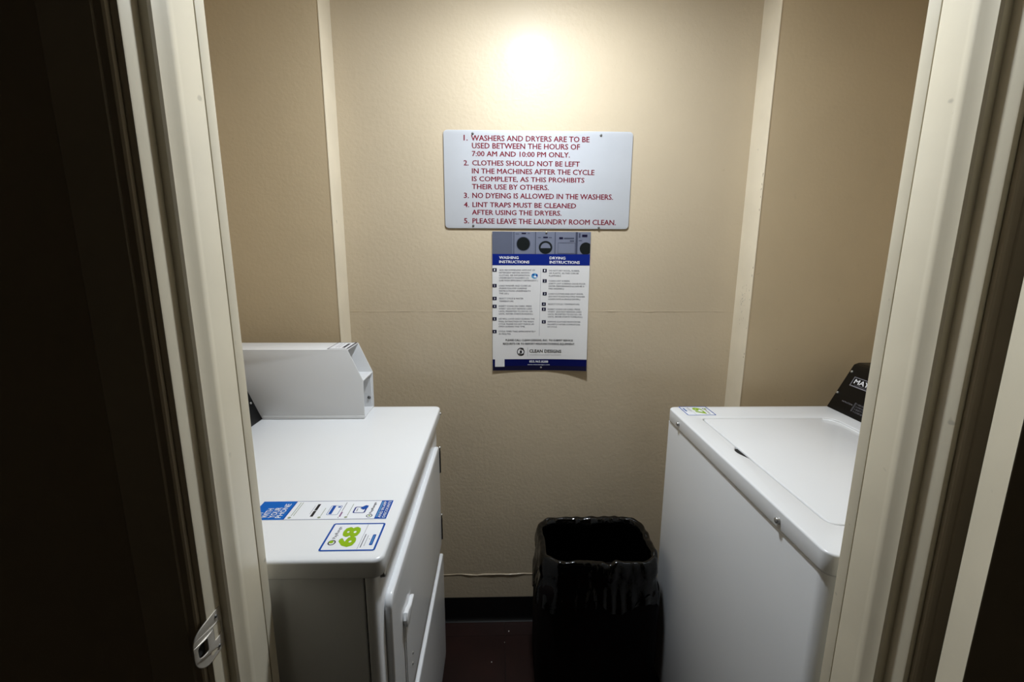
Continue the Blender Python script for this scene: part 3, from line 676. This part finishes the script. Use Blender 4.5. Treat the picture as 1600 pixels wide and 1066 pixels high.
# ---------------------------------------------------------------- waste bin and its liner
BX0, BX1, BY0, BY1, BZ = .136, .466, 1.175, 1.392, .478
bn = thing('waste_bin', 'rectangular waste bin wrapped in a glossy black bag, between the dryer and the washer', 'bin', (.3, 1.28, 0))
bm = bmesh.new(); rings = []
def loop(bm, x0, x1, y0, y1, r, z, n=8):
    return [bm.verts.new((p[0], p[1], z if not callable(z) else z(p[0], p[1]))) for p in rrect(x0, x1, y0, y1, r, n)]
spec = [(-.026, 0), (-.030, .01), (-.029, .30), (-.026, .375), (-.012, .40), (0, .42), (-.004, BZ-.004), (-.001, BZ), (.004, BZ-.002), (.008, .40), (.028, .02)]
prev = None
for ins, z in spec:
    L = loop(bm, BX0+ins*.75, BX1-ins*.75, BY0+max(ins, -.012), BY1-max(ins, -.012), .05, z)
    if prev:
        for i in range(len(L)): bm.faces.new((prev[i], prev[(i+1)%len(L)], L[(i+1)%len(L)], L[i]))
    else: bm.faces.new(L[::-1])
    prev = L
bm.faces.new(prev); bmobj('body', bm, BIN, bn, smooth=45)
# liner: hem - skirt - over the rim - down inside
from mathutils import noise as NZ
bm = bmesh.new(); prev = None; N = 36
base0 = rrect(BX0, BX1, BY0, BY1, .055, 16)
base = []
for i, p in enumerate(base0):          # even spacing round the rim
    q = base0[(i+1) % len(base0)]; m_ = max(1, int(math.hypot(q[0]-p[0], q[1]-p[1])/.0055))
    base += [(p[0]+(q[0]-p[0])*j/m_, p[1]+(q[1]-p[1])*j/m_) for j in range(m_)]
cx, cy = (BX0+BX1)/2, (BY0+BY1)/2
levels = [(.026, .325, .6), (.025, .345, .7), (.022, .37, .8), (.016, .40, .9), (.013, .418, 1), (.015, .44, 1), (.014, .46, .8), (.013, .474, .5), (.0105, .4835, .35), (.004, .4870, .3), (-.004, .4850, .3), (-.010, .478, .4), (-.013, .46, .6), (-.016, .43, .9), (-.020, .38, 1), (-.026, .32, 1), (-.034, .25, 1), (-.044, .18, 1), (-.06, .12, 1), (-.085, .105, .6)]
for li, (o_, z, am) in enumerate(levels):
    L = []
    for i, (x, y) in enumerate(base):
        d = Vector((x-cx, (y-cy)*1.3)); d.normalize()
        ang = math.atan2(y-cy, x-cx)
        fold = NZ.noise(Vector((x*26, y*26, z*5)))*.009+NZ.noise(Vector((x*70, y*70, z*22+3)))*.0040+abs(NZ.noise(Vector((x*60, y*60, z*14+9))))*.007
        zz = z
        if li < 5: fold *= .5
        if li == 0: zz += .09*NZ.noise(Vector((x*14, y*14, 5)))
        if li < 3: fold += .004*math.sin(ang*31)
        # front rim: slack with a tuck right of the middle
        if y < BY0+.03 and 5 <= li <= 11:
            zz += -.010*math.exp(-((x-.318)/.020)**2)+.004*math.exp(-((x-.338)/.010)**2)-.006*max(0, min(1, (x-.32)/.06))
        zz += am*.012*NZ.noise(Vector((x*44, y*44, 11+z*8)))
        e = o_+fold*am
        L.append(bm.verts.new((x+d.x*e, y+d.y*e, zz)))
    if prev:
        for i in range(len(L)): bm.faces.new((prev[i], prev[(i+1)%len(L)], L[(i+1)%len(L)], L[i]))
    prev = L
bm.faces.new(prev)
lo = bmobj('bin_liner', bm, BAG, bn, smooth=75)
lo['label'] = 'glossy black plastic bag folded over the rim'
# crumbs on the floor
for k, (x, y, r) in enumerate(((.034, 1.4375, .0022), (-.027, 1.311, .0016), (.018, 1.39, .0012))):
    bm = bmesh.new(); bmesh.ops.create_icosphere(bm, subdivisions=2, radius=r)
    for v in bm.verts: v.co *= 1+.35*NZ.noise(v.co*900+Vector((k, 0, 0))); v.co.z = max(v.co.z*.7+r*.6, 0)
    bmesh.ops.translate(bm, verts=bm.verts, vec=(x, y, .0))
    tag(bmobj('crumb', bm, CRUMB, None, smooth=60), ('tiny white crumb on the floor just in front of the black baseboard', 'tiny white crumb on the floor furthest from the baseboard', 'tiny crumb on the floor midway between the two others')[k], 'crumb', 'crumbs on the dark floor')
bpy.context.view_layer.update()
